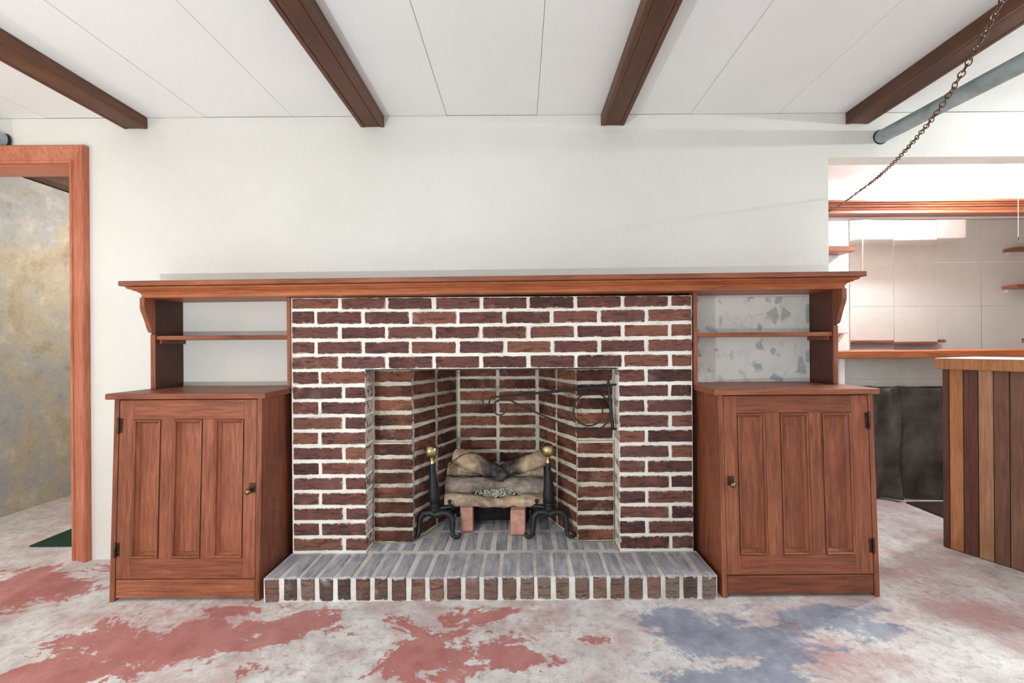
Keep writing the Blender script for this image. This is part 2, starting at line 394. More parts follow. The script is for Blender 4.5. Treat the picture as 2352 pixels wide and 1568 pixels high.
class MB:
    def __init__(s): s.v = []; s.f = []
    def add(s, vs, fs):
        o = len(s.v); s.v += [Vector(p) for p in vs]; s.f += [[i + o for i in f] for f in fs]; return s
    def box(s, x0, x1, y0, y1, z0, z1):
        return s.add([(x0, y0, z0), (x1, y0, z0), (x1, y1, z0), (x0, y1, z0), (x0, y0, z1), (x1, y0, z1), (x1, y1, z1), (x0, y1, z1)],
                     [(0, 3, 2, 1), (4, 5, 6, 7), (0, 1, 5, 4), (1, 2, 6, 5), (2, 3, 7, 6), (3, 0, 4, 7)])
    def prism(s, poly, axis, a, b):
        """poly: 2d points; extruded along axis from a to b"""
        def mk(p, t):
            q = list(p); q.insert(axis, t); return tuple(q)
        n = len(poly)
        vs = [mk(p, a) for p in poly] + [mk(p, b) for p in poly]
        fs = [tuple(range(n))[::-1], tuple(range(n, 2 * n))] + [(i, (i + 1) % n, (i + 1) % n + n, i + n) for i in range(n)]
        return s.add(vs, fs)
    def lathe(s, prof, c, axis=2, seg=20, up=None):
        """prof: (radius, height) pairs along axis"""
        c = Vector(c); vs = []; fs = []
        ax = [Vector((1, 0, 0)), Vector((0, 1, 0)), Vector((0, 0, 1))]
        d = up.normalized() if up else ax[axis]
        e = d.orthogonal().normalized(); g = d.cross(e)
        for r, h in prof:
            for k in range(seg):
                a = 2 * math.pi * k / seg
                vs.append(c + d * h + e * (r * math.cos(a)) + g * (r * math.sin(a)))
        for i in range(len(prof) - 1):
            for k in range(seg):
                k2 = (k + 1) % seg
                fs.append((i * seg + k, i * seg + k2, (i + 1) * seg + k2, (i + 1) * seg + k))
        fs.append(tuple(range(seg))[::-1]); m = (len(prof) - 1) * seg; fs.append(tuple(range(m, m + seg)))
        return s.add(vs, fs)
    def tube(s, pts, rad, seg=10, closed=False, flat=1.0):
        pts = [Vector(p) for p in pts]; n = len(pts)
        rad = rad if isinstance(rad, (list, tuple)) else [rad] * n
        vs = []; fs = []; prev = None
        for i, p in enumerate(pts):
            if closed: d = pts[(i + 1) % n] - pts[i - 1]
            else: d = pts[min(i + 1, n - 1)] - pts[max(i - 1, 0)]
            d.normalize()
            if prev is None: e = d.orthogonal().normalized()
            else: e = (prev - d * prev.dot(d)).normalized()
            prev = e; g = d.cross(e)
            for k in range(seg):
                a = 2 * math.pi * k / seg
                vs.append(p + e * (rad[i] * math.cos(a)) + g * (rad[i] * flat * math.sin(a)))
        for i in range(n if closed else n - 1):
            j = (i + 1) % n
            for k in range(seg):
                k2 = (k + 1) % seg
                fs.append((i * seg + k, i * seg + k2, j * seg + k2, j * seg + k))
        if not closed:
            fs.append(tuple(range(seg))[::-1]); fs.append(tuple(range((n - 1) * seg, n * seg)))
        return s.add(vs, fs)
    def warp(s, fn): s.v = [Vector(fn(p)) for p in s.v]; return s

def finish(me, bevel=0.0, seg=1, smooth=False, jitter=0.0):
    bm = bmesh.new(); bm.from_mesh(me)
    bmesh.ops.recalc_face_normals(bm, faces=bm.faces)
    if bevel:
        es = [e for e in bm.edges if len(e.link_faces) == 2 and e.calc_face_angle(0) > math.radians(35)]
        bmesh.ops.bevel(bm, geom=es, offset=bevel, segments=seg, affect='EDGES', profile=0.5, clamp_overlap=True)
    if jitter:
        for v in bm.verts: v.co += Vector((random.uniform(-1, 1), random.uniform(-1, 1), random.uniform(-1, 1))) * jitter
    bm.to_mesh(me); bm.free()
    if smooth:
        me.shade_smooth(); me.set_sharp_from_angle(angle=math.radians(40))

def build(name, mb, mat, parent=None, bevel=0.0, seg=1, smooth=False, jitter=0.0, origin=None):
    me = bpy.data.meshes.new(name)
    if parent is not None: org = ORG[parent.name]
    elif origin is not None: org = Vector(origin)
    else:
        xs = [p.x for p in mb.v]; ys = [p.y for p in mb.v]; zs = [p.z for p in mb.v]
        org = Vector(((min(xs) + max(xs)) / 2, (min(ys) + max(ys)) / 2, min(zs)))
    me.from_pydata([tuple(p - org) for p in mb.v], [], mb.f)
    finish(me, bevel, seg, smooth, jitter)
    me.materials.append(M[mat] if isinstance(mat, str) else mat)
    o = bpy.data.objects.new(name, me); C.objects.link(o)
    ORG[o.name] = org
    if parent is not None: o.parent = parent
    else: o.location = org
    return o

def tag(o, label, cat, group=None):
    o['label'] = label; o['category'] = cat
    if group: o['group'] = group
    return o
def thing(name, label, cat, loc, group=None):
    o = bpy.data.objects.new(name, None); C.objects.link(o); o.location = loc
    o.empty_display_size = 0.05
    ORG[o.name] = Vector(loc)
    return tag(o, label, cat, group)
def struct(name, mb, mat, **kw):
    o = build(name, mb, mat, origin=kw.pop('origin', (0, 0, 0)), **kw); o['kind'] = 'structure'; return o

_bc = {}
def brick(w, d, h, loc, rz, mat, parent, rx=0.0, jit=0.0016, bev=0.005):
    """one brick, centred at loc; meshes of alike bricks are shared"""
    k = (round(w, 3), round(d, 3), round(h, 3), mat, random.randrange(4))
    if k not in _bc:
        me = bpy.data.meshes.new('brick')
        nx = 5 if w > 0.12 else 3
        b = MB(); vs = []; fs = []
        for i in range(nx + 1):
            x = -w / 2 + w * i / nx
            vs += [(x, -d / 2, -h / 2), (x, d / 2, -h / 2), (x, d / 2, h / 2), (x, -d / 2, h / 2)]
        for i in range(nx):
            for q in range(4):
                fs.append((i * 4 + q, i * 4 + (q + 1) % 4, (i + 1) * 4 + (q + 1) % 4, (i + 1) * 4 + q))
        fs += [(0, 1, 2, 3), (nx * 4 + 3, nx * 4 + 2, nx * 4 + 1, nx * 4)]
        b.add(vs, fs)
        me.from_pydata([tuple(p) for p in b.v], [], b.f)
        finish(me, bev, 1, False, jit); me.materials.append(M[mat]); _bc[k] = me
    o = bpy.data.objects.new('brick', _bc[k]); C.objects.link(o)
    o.parent = parent; o.location = Vector(loc) - ORG[parent.name]
    o.rotation_euler = (rx, random.uniform(-0.008, 0.008), rz)
    return o

# ------------------------------------------------------------------ the setting
WY, WT, CZ = 2.10, 0.09, 2.14          # main wall face, its thickness, ceiling height
DX0, DX1, DZ = -2.98, -2.157, 1.93      # left doorway
OX0, OX1, OZ = 1.50, 2.62, 1.925       # opening to the bar room
FX0, FX1 = -1.031, 0.773               # brick chimney breast
HZ = 0.10                              # hearth height

struct('floor', MB().box(-3.6, 5.1, -3.0, 4.6, -0.1, 0.0), 'floor')
w = MB()
y0, y1 = WY, WY + WT
w.box(-3.4, DX0, y0, y1, 0, CZ); w.box(DX0, DX1, y0, y1, DZ, CZ)
w.box(DX1, FX0 - 0.005, y0, y1, 0, CZ)
w.box(FX0 - 0.005, FX1 + 0.005, y0, y1, 1.25, CZ)
w.box(FX1 + 0.005, OX0, y0, y1, 0, CZ)
w.box(OX0, OX1, y0, y1, OZ, CZ); w.box(OX1, 5.0, y0, y1, 0, CZ)
wall_back = struct('wall_back', w, 'wall')
struct('wall_left', MB().box(-3.5, -3.4, -2.9, WY + WT, 0, CZ), 'wall')
struct('wall_right', MB().box(5.0, 5.1, -2.9, 3.2, 0, CZ), 'wall')
struct('wall_front', MB().box(-3.5, 5.1, -3.0, -2.9, 0, CZ), 'wall')

ceiling = struct('ceiling', MB().box(-3.5, 5.1, -3.0, WY + WT, CZ + 0.012, CZ + 0.1), 'ceil')
seams = [-3.4, -2.72, -2.29, -1.86, -1.52, -1.10, -0.708, -0.349, 0.089, 0.454, 0.834, 1.257, 1.616, 2.04, 2.48, 2.92, 3.36, 3.8, 4.24, 4.68, 5.0]
for i in range(len(seams) - 1):
    dz = random.uniform(0, 0.0025)
    build('ceiling_panel', MB().box(seams[i] + 0.0007, seams[i + 1] - 0.0007, -2.9, WY, CZ + dz, CZ + 0.012), 'ceil', ceiling, bevel=0.0015)

# boxed ceiling beams
beams = [(-1.855, 'dark wooden ceiling beam nearest the cellar doorway'),
         (-0.708, 'second dark wooden ceiling beam counted from the cellar doorway'),
         (0.454, 'third dark wooden ceiling beam counted from the cellar doorway'),
         (1.640, 'dark wooden ceiling beam beside the grey pipe, crossed by the chain')]
for bx, lab in beams:
    t = thing('ceiling_beam', lab, 'beam', (bx, WY - 0.003, CZ - 0.058), 'ceiling beams')
    hw, zb = 0.056, CZ - 0.056
    Y0, Y1 = -2.85, WY - 0.003
    for s in (-1, 1):
        a, b = sorted((s * hw, s * (hw - 0.019)))
        build('side_board', MB().box(bx + a, bx + b, Y0, Y1, zb, CZ - 0.001), 'beam_y', t, bevel=0.0025, jitter=0.0008)
    build('bottom_board', MB().box(bx - hw + 0.0205, bx + hw - 0.0205, Y0, Y1 - 0.002, zb + 0.0015, zb + 0.02), 'beam_y', t, bevel=0.0015)

# doorway casing and lining on the left
dc = MB()
def casing(mb, prof):
    """profile (d outwards from opening edge, y) swept up the right jamb and along the head, mitred"""
    def col(x, z, sx, sz): return [(x + sx * d, y, z + sz * d) for d, y in prof]
    a = col(DX1, 0, 1, 0); b = col(DX1, DZ, 1, 1); c = col(DX0, DZ, -1, 1); e = col(DX0, 0, -1, 0)
    n = len(prof); vs = a + b + c + e; fs = []
    for s in range(3):
        for i in range(n - 1):
            fs.append((s * n + i, s * n + i + 1, (s + 1) * n + i + 1, (s + 1) * n + i))
    fs += [tuple(range(n)), tuple(range(3 * n, 4 * n))]
    mb.add(vs, fs)
yf = WY
casing(dc, [(-0.012, yf), (-0.012, yf - 0.014), (0.0, yf - 0.016), (0.003, yf - 0.011), (0.02, yf - 0.016), (0.05, yf - 0.026), (0.066, yf - 0.031), (0.07, yf - 0.026), (0.072, yf)])
trim = build('trim_1', dc, 'door_z', bevel=0.0, smooth=False, origin=(DX1, WY, 0)); trim['kind'] = 'structure'
lin = MB()
lin.box(DX1 - 0.004, DX1 + 0.0, yf - 0.001, yf + 0.13, 0, DZ)
lin.box(DX0, DX0 + 0.004, yf - 0.001, yf + 0.13, 0, DZ)
lin.box(DX0 + 0.004, DX1 - 0.004, yf - 0.001, yf + 0.13, DZ - 0.02, DZ)
o = build('door_lining', lin, 'door_x', trim, bevel=0.001)

# cellar beyond the doorway
struct('wall_cellar_left', MB().box(-3.4, -3.17, WY + WT + 0.002, 4.5, 0, 2.12), 'concrete')
struct('wall_cellar_end', MB().box(-3.4, -1.6, 4.5, 4.6, 0, 2.5), 'concrete')
struct('wall_cellar_right', MB().box(-1.7, -1.6, WY + WT + 0.002, 4.5, 0, 2.5), 'concrete')
cc = struct('ceiling_cellar', MB().box(-3.4, -1.6, WY + WT + 0.002, 4.6, 2.36, 2.4), 'joist')
build('sill_beam', MB().box(-3.25, -3.06, WY + WT + 0.01, 4.48, 2.13, 2.20), 'joist', cc, bevel=0.004)
for jy in (2.42, 2.83, 3.24, 3.65, 4.06):
    build('joist', MB().box(-3.25, -1.72, jy, jy + 0.045, 2.20, 2.36), 'joist', cc, bevel=0.003)
p0 = on_floor(65, 1258); 
mat_o = build('door_mat', MB().box(-2.545, -1.86, 2.235, 2.64, 0.001, 0.009), 'green', bevel=0.003)
tag(mat_o, 'dark green flat mat on the concrete beyond the doorway', 'mat')

# bar room beyond the opening
BY = 3.03
bw = struct('wall_bar_back', MB().box(1.15, 5.0, BY + 0.006, BY + 0.1, 0, CZ), 'barwall')
struct('wall_bar_left', MB().box(1.05, 1.15, WY + WT + 0.002, BY + 0.1, 0, CZ), 'barwall')
struct('ceiling_bar', MB().box(1.05, 5.0, WY + WT, BY + 0.1, CZ + 0.002, CZ + 0.1), 'barwall')
tx = [at(1952 + 100.3 * i, 650, BY).x for i in range(6)]
tz = [at(2100, y, BY).z for y in (503, 603, 703, 804)]
for i in range(5):
    for j in range(3):
        m = MB().box(tx[i] + 0.0012, tx[i + 1] - 0.0012, BY, BY + 0.004, tz[j + 1] + 0.0012, tz[j] - 0.0012)
        cx, cz = (tx[i] + tx[i + 1]) / 2, (tz[j] + tz[j + 1]) / 2
        ax, az = random.uniform(-0.004, 0.004), random.uniform(-0.006, 0.006)
        m.warp(lambda p: (p.x, p.y + (p.x - cx) * ax + (p.z - cz) * az, p.z))
        build('mirror_tile', m, 'mirror', bw)
# boxed-in soffit and ledge on the other side of the bar room, seen in the mirrors
sof = struct('trim_2', MB().box(2.83, 3.75, WY + WT, 2.42, 1.90, CZ), 'barwall')
led = build('wall_ledge', MB().box(2.64, 3.72, WY + WT + 0.001, WY + WT + 0.09, 1.02, 1.045), 'cab_x', bevel=0.002)
tag(led, 'narrow dark wooden ledge reflected at the foot of the mirror tiles', 'ledge')

# cornice in the bar room
def sweep_x(prof, x0, x1):
    return MB().prism(prof, 0, x0, x1)
CFY = BY - 0.15
zc0, zc1 = at(2130, 487, CFY + 0.05).z, at(2130, 457, CFY).z
k_ = (zc1 - zc0) / 0.09
cp = [(BY + 0.005, zc0), (CFY + 0.064, zc0), (CFY + 0.064, zc0 + 0.022 * k_), (CFY + 0.058, zc0 + 0.026 * k_), (CFY + 0.050, zc0 + 0.040 * k_), (CFY + 0.036, zc0 + 0.046 * k_),
      (CFY + 0.034, zc0 + 0.054 * k_), (CFY + 0.020, zc0 + 0.060 * k_), (CFY + 0.014, zc0 + 0.070 * k_), (CFY, zc0 + 0.072 * k_), (CFY, zc1), (BY + 0.005, zc1)]
tr = build('trim_3', sweep_x(cp, 1.16, 4.99), 'cab_x'); tr['kind'] = 'structure'

# ------------------------------------------------------------------ fireplace
BYF = 1.945                                  # brick face
P = 0.0682                                   # course height
fp = thing('fireplace', 'wide red-brown brick fireplace with white mortar and open firebox', 'fireplace', (-0.129, BYF, HZ))
OL, OR, OT = -0.697, 0.438, HZ + 12 * P      # opening
IN = BYF + 0.105
BL, BR, BB = -0.352, 0.097, 2.41
FLx, FRx = -0.515, 0.268
e = 0.004
poly = [(FX0, BYF + e), (OL - e, BYF + e), (OL - e, IN + e), (FLx - e, IN + e), (BL - e, BB + e), (BR + e, BB + e), (FRx + e, IN + e), (OR + e, IN + e), (OR + e, BYF + e), (FX1, BYF + e), (FX1, 2.55), (FX0, 2.55)]
ztop = 1.2435
build('mortar_body', MB().prism([poly[0], poly[1], poly[2], (OL - e - 0.02, IN + e), (FX0, IN + e)], 2, 0.0, ztop)
      .prism([poly[8], poly[9], (FX1, IN + e), (OR + e + 0.02, IN + e), poly[7]], 2, 0.0, ztop)
      .prism([(OL - e, BYF + e), (OR + e, BYF + e), (OR + e, IN - 0.02), (OL - e, IN - 0.02)], 2, OT + 0.003, ztop), 'mortar', fp)
fbm = MB()
fbm.prism([(FX0, IN + e), (FLx - e, IN + e), (BL - e, BB + e), (BL - e, 2.55), (FX0, 2.55)], 2, 0.0, ztop)
fbm.prism([(BL - e, BB + e), (BR + e, BB + e), (BR + e, 2.55), (BL - e, 2.55)], 2, 0.0, ztop)
fbm.prism([(BR + e, BB + e), (FRx + e, IN + e), (FX1, IN + e), (FX1, 2.55), (BR + e, 2.55)], 2, 0.0, ztop)
fbm.prism([(OL, IN - 0.02), (OR, IN - 0.02), (FRx, IN + 0.0), (BR, BB), (BL, BB), (FLx, IN + 0.0)], 2, ztop - 0.02, ztop)  # unseen cap, added to keep light from entering the firebox from above
build('firebox_mortar', fbm, 'mortar_in', fp)
build('lintel_bar', MB().box(OL + 0.004, OR - 0.004, BYF + 0.012, IN - 0.022, OT - 0.004, OT + 0.003), 'rust', fp)

J = 0.0125
def sag(x, r):
    k = max(0.0, (r - 11) / 5.0)
    return -0.009 * k * (1 - ((x + 0.129) / 0.9) ** 2)
PW = 0.21225
for r in range(17):
    z = HZ + P * (r + 0.5)
    even = (16 - r) % 2 == 0
    h = P - J + random.uniform(-0.0015, 0.0015)
    spans = []
    if r >= 12:
        x = FX0
        widths = [PW] * 8 + [PW / 2] if even else [PW / 2] + [PW] * 8
        for wd in widths:
            spans.append((x, x + wd)); x += wd
    else:
        for (a, b) in ((FX0, OL), (OR, FX1)):
            L = b - a + J
            wds = [L * 0.655, L * 0.345] if even else [L * 0.345, L * 0.655]
            spans.append((a, a + wds[0])); spans.append((a + wds[0], b + J))
    for (a, b) in spans:
        a2 = a + (J if a > FX0 + 0.01 and not (r < 12 and abs(a - OR) < 0.01) else 0.004)
        b2 = b
        if r < 12: b2 = b - J if abs(b - J - OL) < 0.004 or abs(b - J - FX1) < 0.004 else b
        wd = b2 - a2
        xc = (a2 + b2) / 2 + random.uniform(-0.002, 0.002)
        if r < 12 and (abs(a - OR) < 0.01 or abs(b - J - OL) < 0.004): xc = (a2 + b2) / 2
        zz = z + sag(xc, r)
        if r == 16: zb_ = zz - h / 2; h2 = 1.243 - zb_; zz = zb_ + h2 / 2
        else: h2 = h
        brick(round(wd, 2) if r >= 12 else wd, 0.1, round(h2, 3), (xc, BYF + 0.05 + random.uniform(-0.0015, 0.0015), zz), random.uniform(-0.004, 0.004), 'brick', fp)

def brick_run(A, B, n, rows, depth, mat, step_z=None, step=0.0):
    A, B = Vector(A), Vector(B); d = B - A; L = d.length; d.normalize()
    nrm = Vector((d.y, -d.x))                 # towards the viewer side
    rz = math.atan2(d.y, d.x)
    for r in range(rows):
        z = HZ + P * (r + 0.5) - 0.004
        fwd = step if step_z and z < step_z else 0.0
        for k in range(n):
            s = L / n * (k + 0.5)
            c = A + d * s - nrm * (depth / 2) + nrm * fwd
            brick(round(L / n - 0.013, 3), depth, 0.055, (c.x, c.y, z + random.uniform(-0.002, 0.002)), rz + random.uniform(-0.006, 0.006), mat, fp)
ROWS = 15
brick_run((OL - 0.004, IN), (FLx + 0.012, IN), 1, ROWS, 0.06, 'brick_in', 0.57, 0.014)
brick_run((FRx - 0.012, IN), (OR + 0.004, IN), 1, ROWS, 0.06, 'brick_in', 0.57, 0.014)
brick_run((FLx, IN + 0.01), (BL, BB - 0.005), 2, ROWS, 0.06, 'brick_in')
brick_run((BR, BB - 0.005), (FRx, IN + 0.01), 2, ROWS, 0.06, 'brick_in')
brick_run((BL + 0.006, BB), (BR - 0.006, BB), 2, ROWS, 0.06, 'brick_in')
# mortar ledges where the lower firebox courses stand forward
lg = MB()
lg.box(OL, FLx + 0.008, IN - 0.014, IN + 0.003, 0.563, 0.572).box(FRx - 0.008, OR, IN - 0.014, IN + 0.003, 0.563, 0.572)
lg.box(OL, FLx + 0.004, IN - 0.0105, IN + 0.003, HZ, 0.563).box(FRx - 0.004, OR, IN - 0.0105, IN + 0.003, HZ, 0.563)
build('firebox_ledge', lg, 'mortar_in', fp, bevel=0.002)

# hearth
HX0, HX1, HY0 = -1.040, 0.787, 1.733
he = thing('brick_hearth', 'low raised hearth of grey bricks on edge in front of the firebox', 'hearth', (-0.12, 1.84, 0))
hm = MB().box(HX0 + 0.003, HX1 - 0.003, HY0 + 0.005, BYF + 0.003, 0.0, HZ - 0.006)
hm.prism([(OL, BYF + 0.003), (OR, BYF + 0.003), (OR, IN), (FRx, IN), (BR, BB), (BL, BB), (FLx, IN), (OL, IN)], 2, 0.0, HZ - 0.006)
build('mortar_bed', hm, 'mortar_h', he)
nb = 25; pw = (HX1 - HX0) / nb
for k in range(nb):
    xc = HX0 + pw * (k + 0.5)
    brick(0.057, 0.2, 0.097, (xc + random.uniform(-0.003, 0.003), HY0 + 0.1 + random.uniform(-0.003, 0.002), 0.0485 + random.uniform(0.0, 0.003)), random.uniform(-0.015, 0.015), 'brick_h', he, bev=0.006)
nb2 = 16; pw2 = (OR - OL) / nb2
for k in range(nb2):
    xc = OL + pw2 * (k + 0.5)
    inside = FLx + 0.02 < xc < FRx - 0.02
    d = 0.2 if inside and FLx + 0.07 < xc < FRx - 0.07 else (0.14 if inside else 0.085)
    brick(0.056, d, 0.09, (xc, BYF + 0.012 + d / 2, 0.051), random.uniform(-0.012, 0.012), 'brick_h', he, bev=0.006)
for k in range(nb2):
    xc = OL + pw2 * (k + 0.5)
    if -0.40 < xc < 0.15:
        brick(0.056, 0.18, 0.09, (xc, BYF + 0.225 + 0.09, 0.051), random.uniform(-0.012, 0.012), 'brick_h', he, bev=0.006)

# ------------------------------------------------------------------ mantel
mt = thing('mantel_shelf', 'long reddish-brown moulded wooden mantel shelf over bricks and niches', 'mantel', (-0.13, 1.93, 1.255))
ML, MR = at(270, 650, 1.83).x, at(1992, 628, 1.83).x
MZ1 = (at(270, 645, 1.83).z + at(1992, 622, 1.83).z) / 2
tilt = (at(1992, 622, 1.83).z - at(270, 645, 1.83).z) / (MR - ML)
mxc = (ML + MR) / 2
shear = lambda p: (p.x, p.y, p.z + tilt * (p.x - mxc))
build('shelf_board', MB().box(ML, MR, 1.83, WY - 0.002, MZ1 - 0.021, MZ1).warp(shear), 'cab_x', mt, bevel=0.0025)
zb = MZ1 - 0.066
prof = [(0.0, zb), (0.012, zb), (0.012, zb + 0.014), (0.014, zb + 0.016), (0.018, zb + 0.022), (0.026, zb + 0.027), (0.034, zb + 0.029), (0.034, zb + 0.032), (0.044, zb + 0.034), (0.049, zb + 0.039), (0.049, zb + 0.043), (0.0, zb + 0.044)]
coreL, coreR, coreY = ML + 0.066, MR - 0.066, 1.83 + 0.066
mm = MB(); n = len(prof)
vs = []
for (x, y, sx, sy) in ((coreL, WY - 0.003, -1, 0), (coreL, coreY, -1, -1), (coreR, coreY, 1, -1), (coreR, WY - 0.003, 1, 0)):
    vs += [(x + sx * d, y + sy * d, z) for d, z in prof]
fs = []
for s in range(3):
    for i in range(n - 1):
        fs.append((s * n + i, s * n + i + 1, (s + 1) * n + i + 1, (s + 1) * n + i))
fs.append(tuple([i * n for i in range(4)])); fs.append(tuple([i * n + n - 1 for i in range(4)]))
mm.add(vs, fs); mm.warp(shear)
build('crown_moulding', mm, 'man_x', mt)
MZB = zb

# ------------------------------------------------------------------ cabinets
CF, LEAN, CTOP = 1.745, 0.03, 0.84
def lean(p):
    wgt = max(0.0, min(1.0, (WY - p.y) / (WY - CF)))
    return (p.x, p.y + LEAN * wgt * min(p.z, CTOP) / CTOP, p.z)
def atf(px, py):
    Y = CF + 0.015
    for _ in range(4):
        q = at(px, py, Y); Y = CF + LEAN * q.z / CTOP
    return q

def atn(px, py):
    return at(px, py, atf(px, py).y - 0.022)

def cabinet(name, label, px):
    """px: dict of photo measurements of the front"""
    bl = (atf(px['b0'], 930).x + atf(px['b0b'], 1370).x) / 2
    br = (atf(px['b1'], 930).x + atf(px['b1b'], 1370).x) / 2
    left = px['left']
    t = thing(name, label, 'cabinet', ((bl + br) / 2, CF + 0.15, 0.0))
    zt = atn((px['b0'] + px['b1']) / 2, px['top']).z
    st = 0.02
    YB = WY - 0.002
    body = MB().box(bl, bl + st, CF, YB, 0.0, zt - 0.024).box(br - st, br, CF, YB, 0.0, zt - 0.024)
    body.box(bl + st, br - st, CF + 0.05, YB, 0.10, 0.115).box(bl + st, br - st, YB - 0.01, YB, 0.115, zt - 0.024)
    build('carcass', body.warp(lean), 'cab_z', t, bevel=0.0015)
    # counter board
    s0, s1 = atn(px['s0'], px['top'] + 8).x, atn(px['s1'], px['top'] + 8).x
    build('top_board', MB().box(s0, s1, CF - 0.022, YB, zt - 0.024, zt).warp(lean), 'cab_x', t, bevel=0.004, seg=2)
    # plinth
    zd = atf((px['b0'] + px['b1']) / 2, px['d_bot']).z
    build('plinth', MB().box(bl + st + 0.001, br - st - 0.001, CF + 0.003, CF + 0.022, 0.012, zd - 0.003).warp(lean), 'cab_x', t, bevel=0.003)
    # door: one board frame with three recessed panels
    d0, d1, dz0, dz1 = bl + st + 0.002, br - st - 0.002, zd + 0.001, zt - 0.029
    ps = []
    for (a, b) in px['panels']:
        ps.append((atf(a, px['pm']).x, atf(b, px['pm']).x))
    pz0, pz1 = atf(px['panels'][1][0], px['p_bot']).z, atf(px['panels'][1][0], px['p_top']).z
    ya, yb = CF + 0.002, CF + 0.028
    dm = MB().box(d0, ps[0][0], ya, yb, dz0, dz1).box(ps[2][1], d1, ya, yb, dz0, dz1)
    dm.box(ps[0][1], ps[1][0], ya, yb, pz0, pz1).box(ps[1][1], ps[2][0], ya, yb, pz0, pz1)
    door = build('door', dm.warp(lean), 'cab_z', t, bevel=0.0012)
    for (za, zb_) in ((dz0, pz0), (pz1, dz1)):
        build('rail', MB().box(ps[0][0], ps[2][1], ya, yb, za, zb_).warp(lean), 'cab_x', door, bevel=0.0012)
    for (a, b) in ps:
        build('panel', MB().box(a + 0.014, b - 0.014, CF + 0.0225, yb, pz0 + 0.018, pz1 - 0.018).warp(lean), 'cab_z', door)
        fr = MB(); pr = [(-0.001, ya + 0.001), (0.0012, ya + 0.006), (0.0024, ya + 0.006), (0.003, ya - 0.003), (0.006, ya - 0.004), (0.009, ya - 0.001), (0.0105, ya + 0.008), (0.018, ya + 0.017), (0.0205, ya + 0.0215)]
        n = len(pr); vs = []
        for (cx, cz, sx, sz) in ((a, pz0, 1, 1), (b, pz0, -1, 1), (b, pz1, -1, -1), (a, pz1, 1, -1)):
            vs += [(cx + sx * d, y, cz + sz * d) for d, y in pr]
        fs = []
        for c in range(4):
            for i in range(n - 1):
                c2 = (c + 1) % 4
                fs.append((c * n + i, c * n + i + 1, c2 * n + i + 1, c2 * n + i))
        build('moulding', fr.add(vs, fs).warp(lean), 'cab_z', door)
    # knob on a small plate
    k = atf(*px['knob']); ky = CF + 0.002 + LEAN * k.z / CTOP
    kn = build('knob', MB().lathe([(0.004, 0.0), (0.004, 0.010), (0.007, 0.013), (0.011, 0.017), (0.0125, 0.023), (0.011, 0.028), (0.006, 0.032), (0.001, 0.033)], (k.x, ky - 0.002, k.z), up=Vector((0, -1, 0))), 'knob', door, smooth=True)
    build('latch_plate', MB().box(k.x - 0.010, k.x + 0.016, ky - 0.0025, ky + 0.001, k.z - 0.010, k.z + 0.028), 'hinge', door, bevel=0.001)
    hx = d0 if left else d1
    for (ya_, yb_) in px['hinges']:
        z1_, z0_ = atf(px['hx'], ya_).z, atf(px['hx'], yb_).z
        hy = CF + LEAN * ((z0_ + z1_) / 2) / CTOP
        h = MB().lathe([(0.001, 0), (0.0035, 0.003), (0.0045, 0.006), (0.0045, z1_ - z0_ - 0.006), (0.0035, z1_ - z0_ - 0.003), (0.001, z1_ - z0_)], (hx, hy - 0.004, z0_), seg=10)
        s = 1 if left else -1
        a, b = sorted((hx + s * 0.003, hx + s * 0.014))
        h.box(a, b, hy - 0.0005, hy + 0.0045, z0_ + 0.006, z1_ - 0.006)
        build('hinge', h, 'hinge', door, smooth=True)
    # shelf niche above: outer upright with forward corbel, inner upright, shelf
    uy = 1.94
    uo = at(px['uo'], 800, uy).x; ui = at(px['ui'], 800, uy).x
    s = 1 if left else -1
    thk = 0.021
    ztop = MZB + tilt * (uo - mxc) + 0.001
    a, b = sorted((uo, uo + s * thk))
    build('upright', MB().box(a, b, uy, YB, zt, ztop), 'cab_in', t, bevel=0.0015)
    build('upright_edge', MB().box(a, b, uy - 0.004, uy, zt, ztop - 0.16), 'cab_z', t, bevel=0.001)
    ztop2 = MZB + tilt * (ui - mxc) + 0.001
    a2, b2 = sorted((ui, ui - s * 0.016))
    build('upright', MB().box(a2, b2, uy, YB, zt, ztop2), 'cab_z', t, bevel=0.0015)
    # corbel profile in (y, z)
    cp = [(uy, ztop), (uy - 0.058, ztop), (uy - 0.058, ztop - 0.042), (uy - 0.054, ztop - 0.060), (uy - 0.043, ztop - 0.083), (uy - 0.033, ztop - 0.108), (uy - 0.026, ztop - 0.130), (uy - 0.018, ztop - 0.146), (uy - 0.010, ztop - 0.152), (uy, ztop - 0.152)]
    build('corbel', MB().prism(cp, 0, a, b), 'cab_z', t, bevel=0.0015)
    sz = at(px['shelf'][0], px['shelf'][1], uy).z
    xa, xb = sorted((uo + s * thk, ui - s * 0.016))
    build('shelf', MB().box(xa + 0.0005, xb - 0.0005, uy + 0.003, YB, sz - 0.018, sz), 'cab_x', t, bevel=0.001)
    build('shelf_cleat', MB().box(*sorted((uo + s * thk + s * 0.001, uo + s * (thk + 0.012))), uy + 0.02, YB, sz - 0.036, sz - 0.0185), 'cab_y', t)
    return dict(zt=zt, a=xa, b=xb)

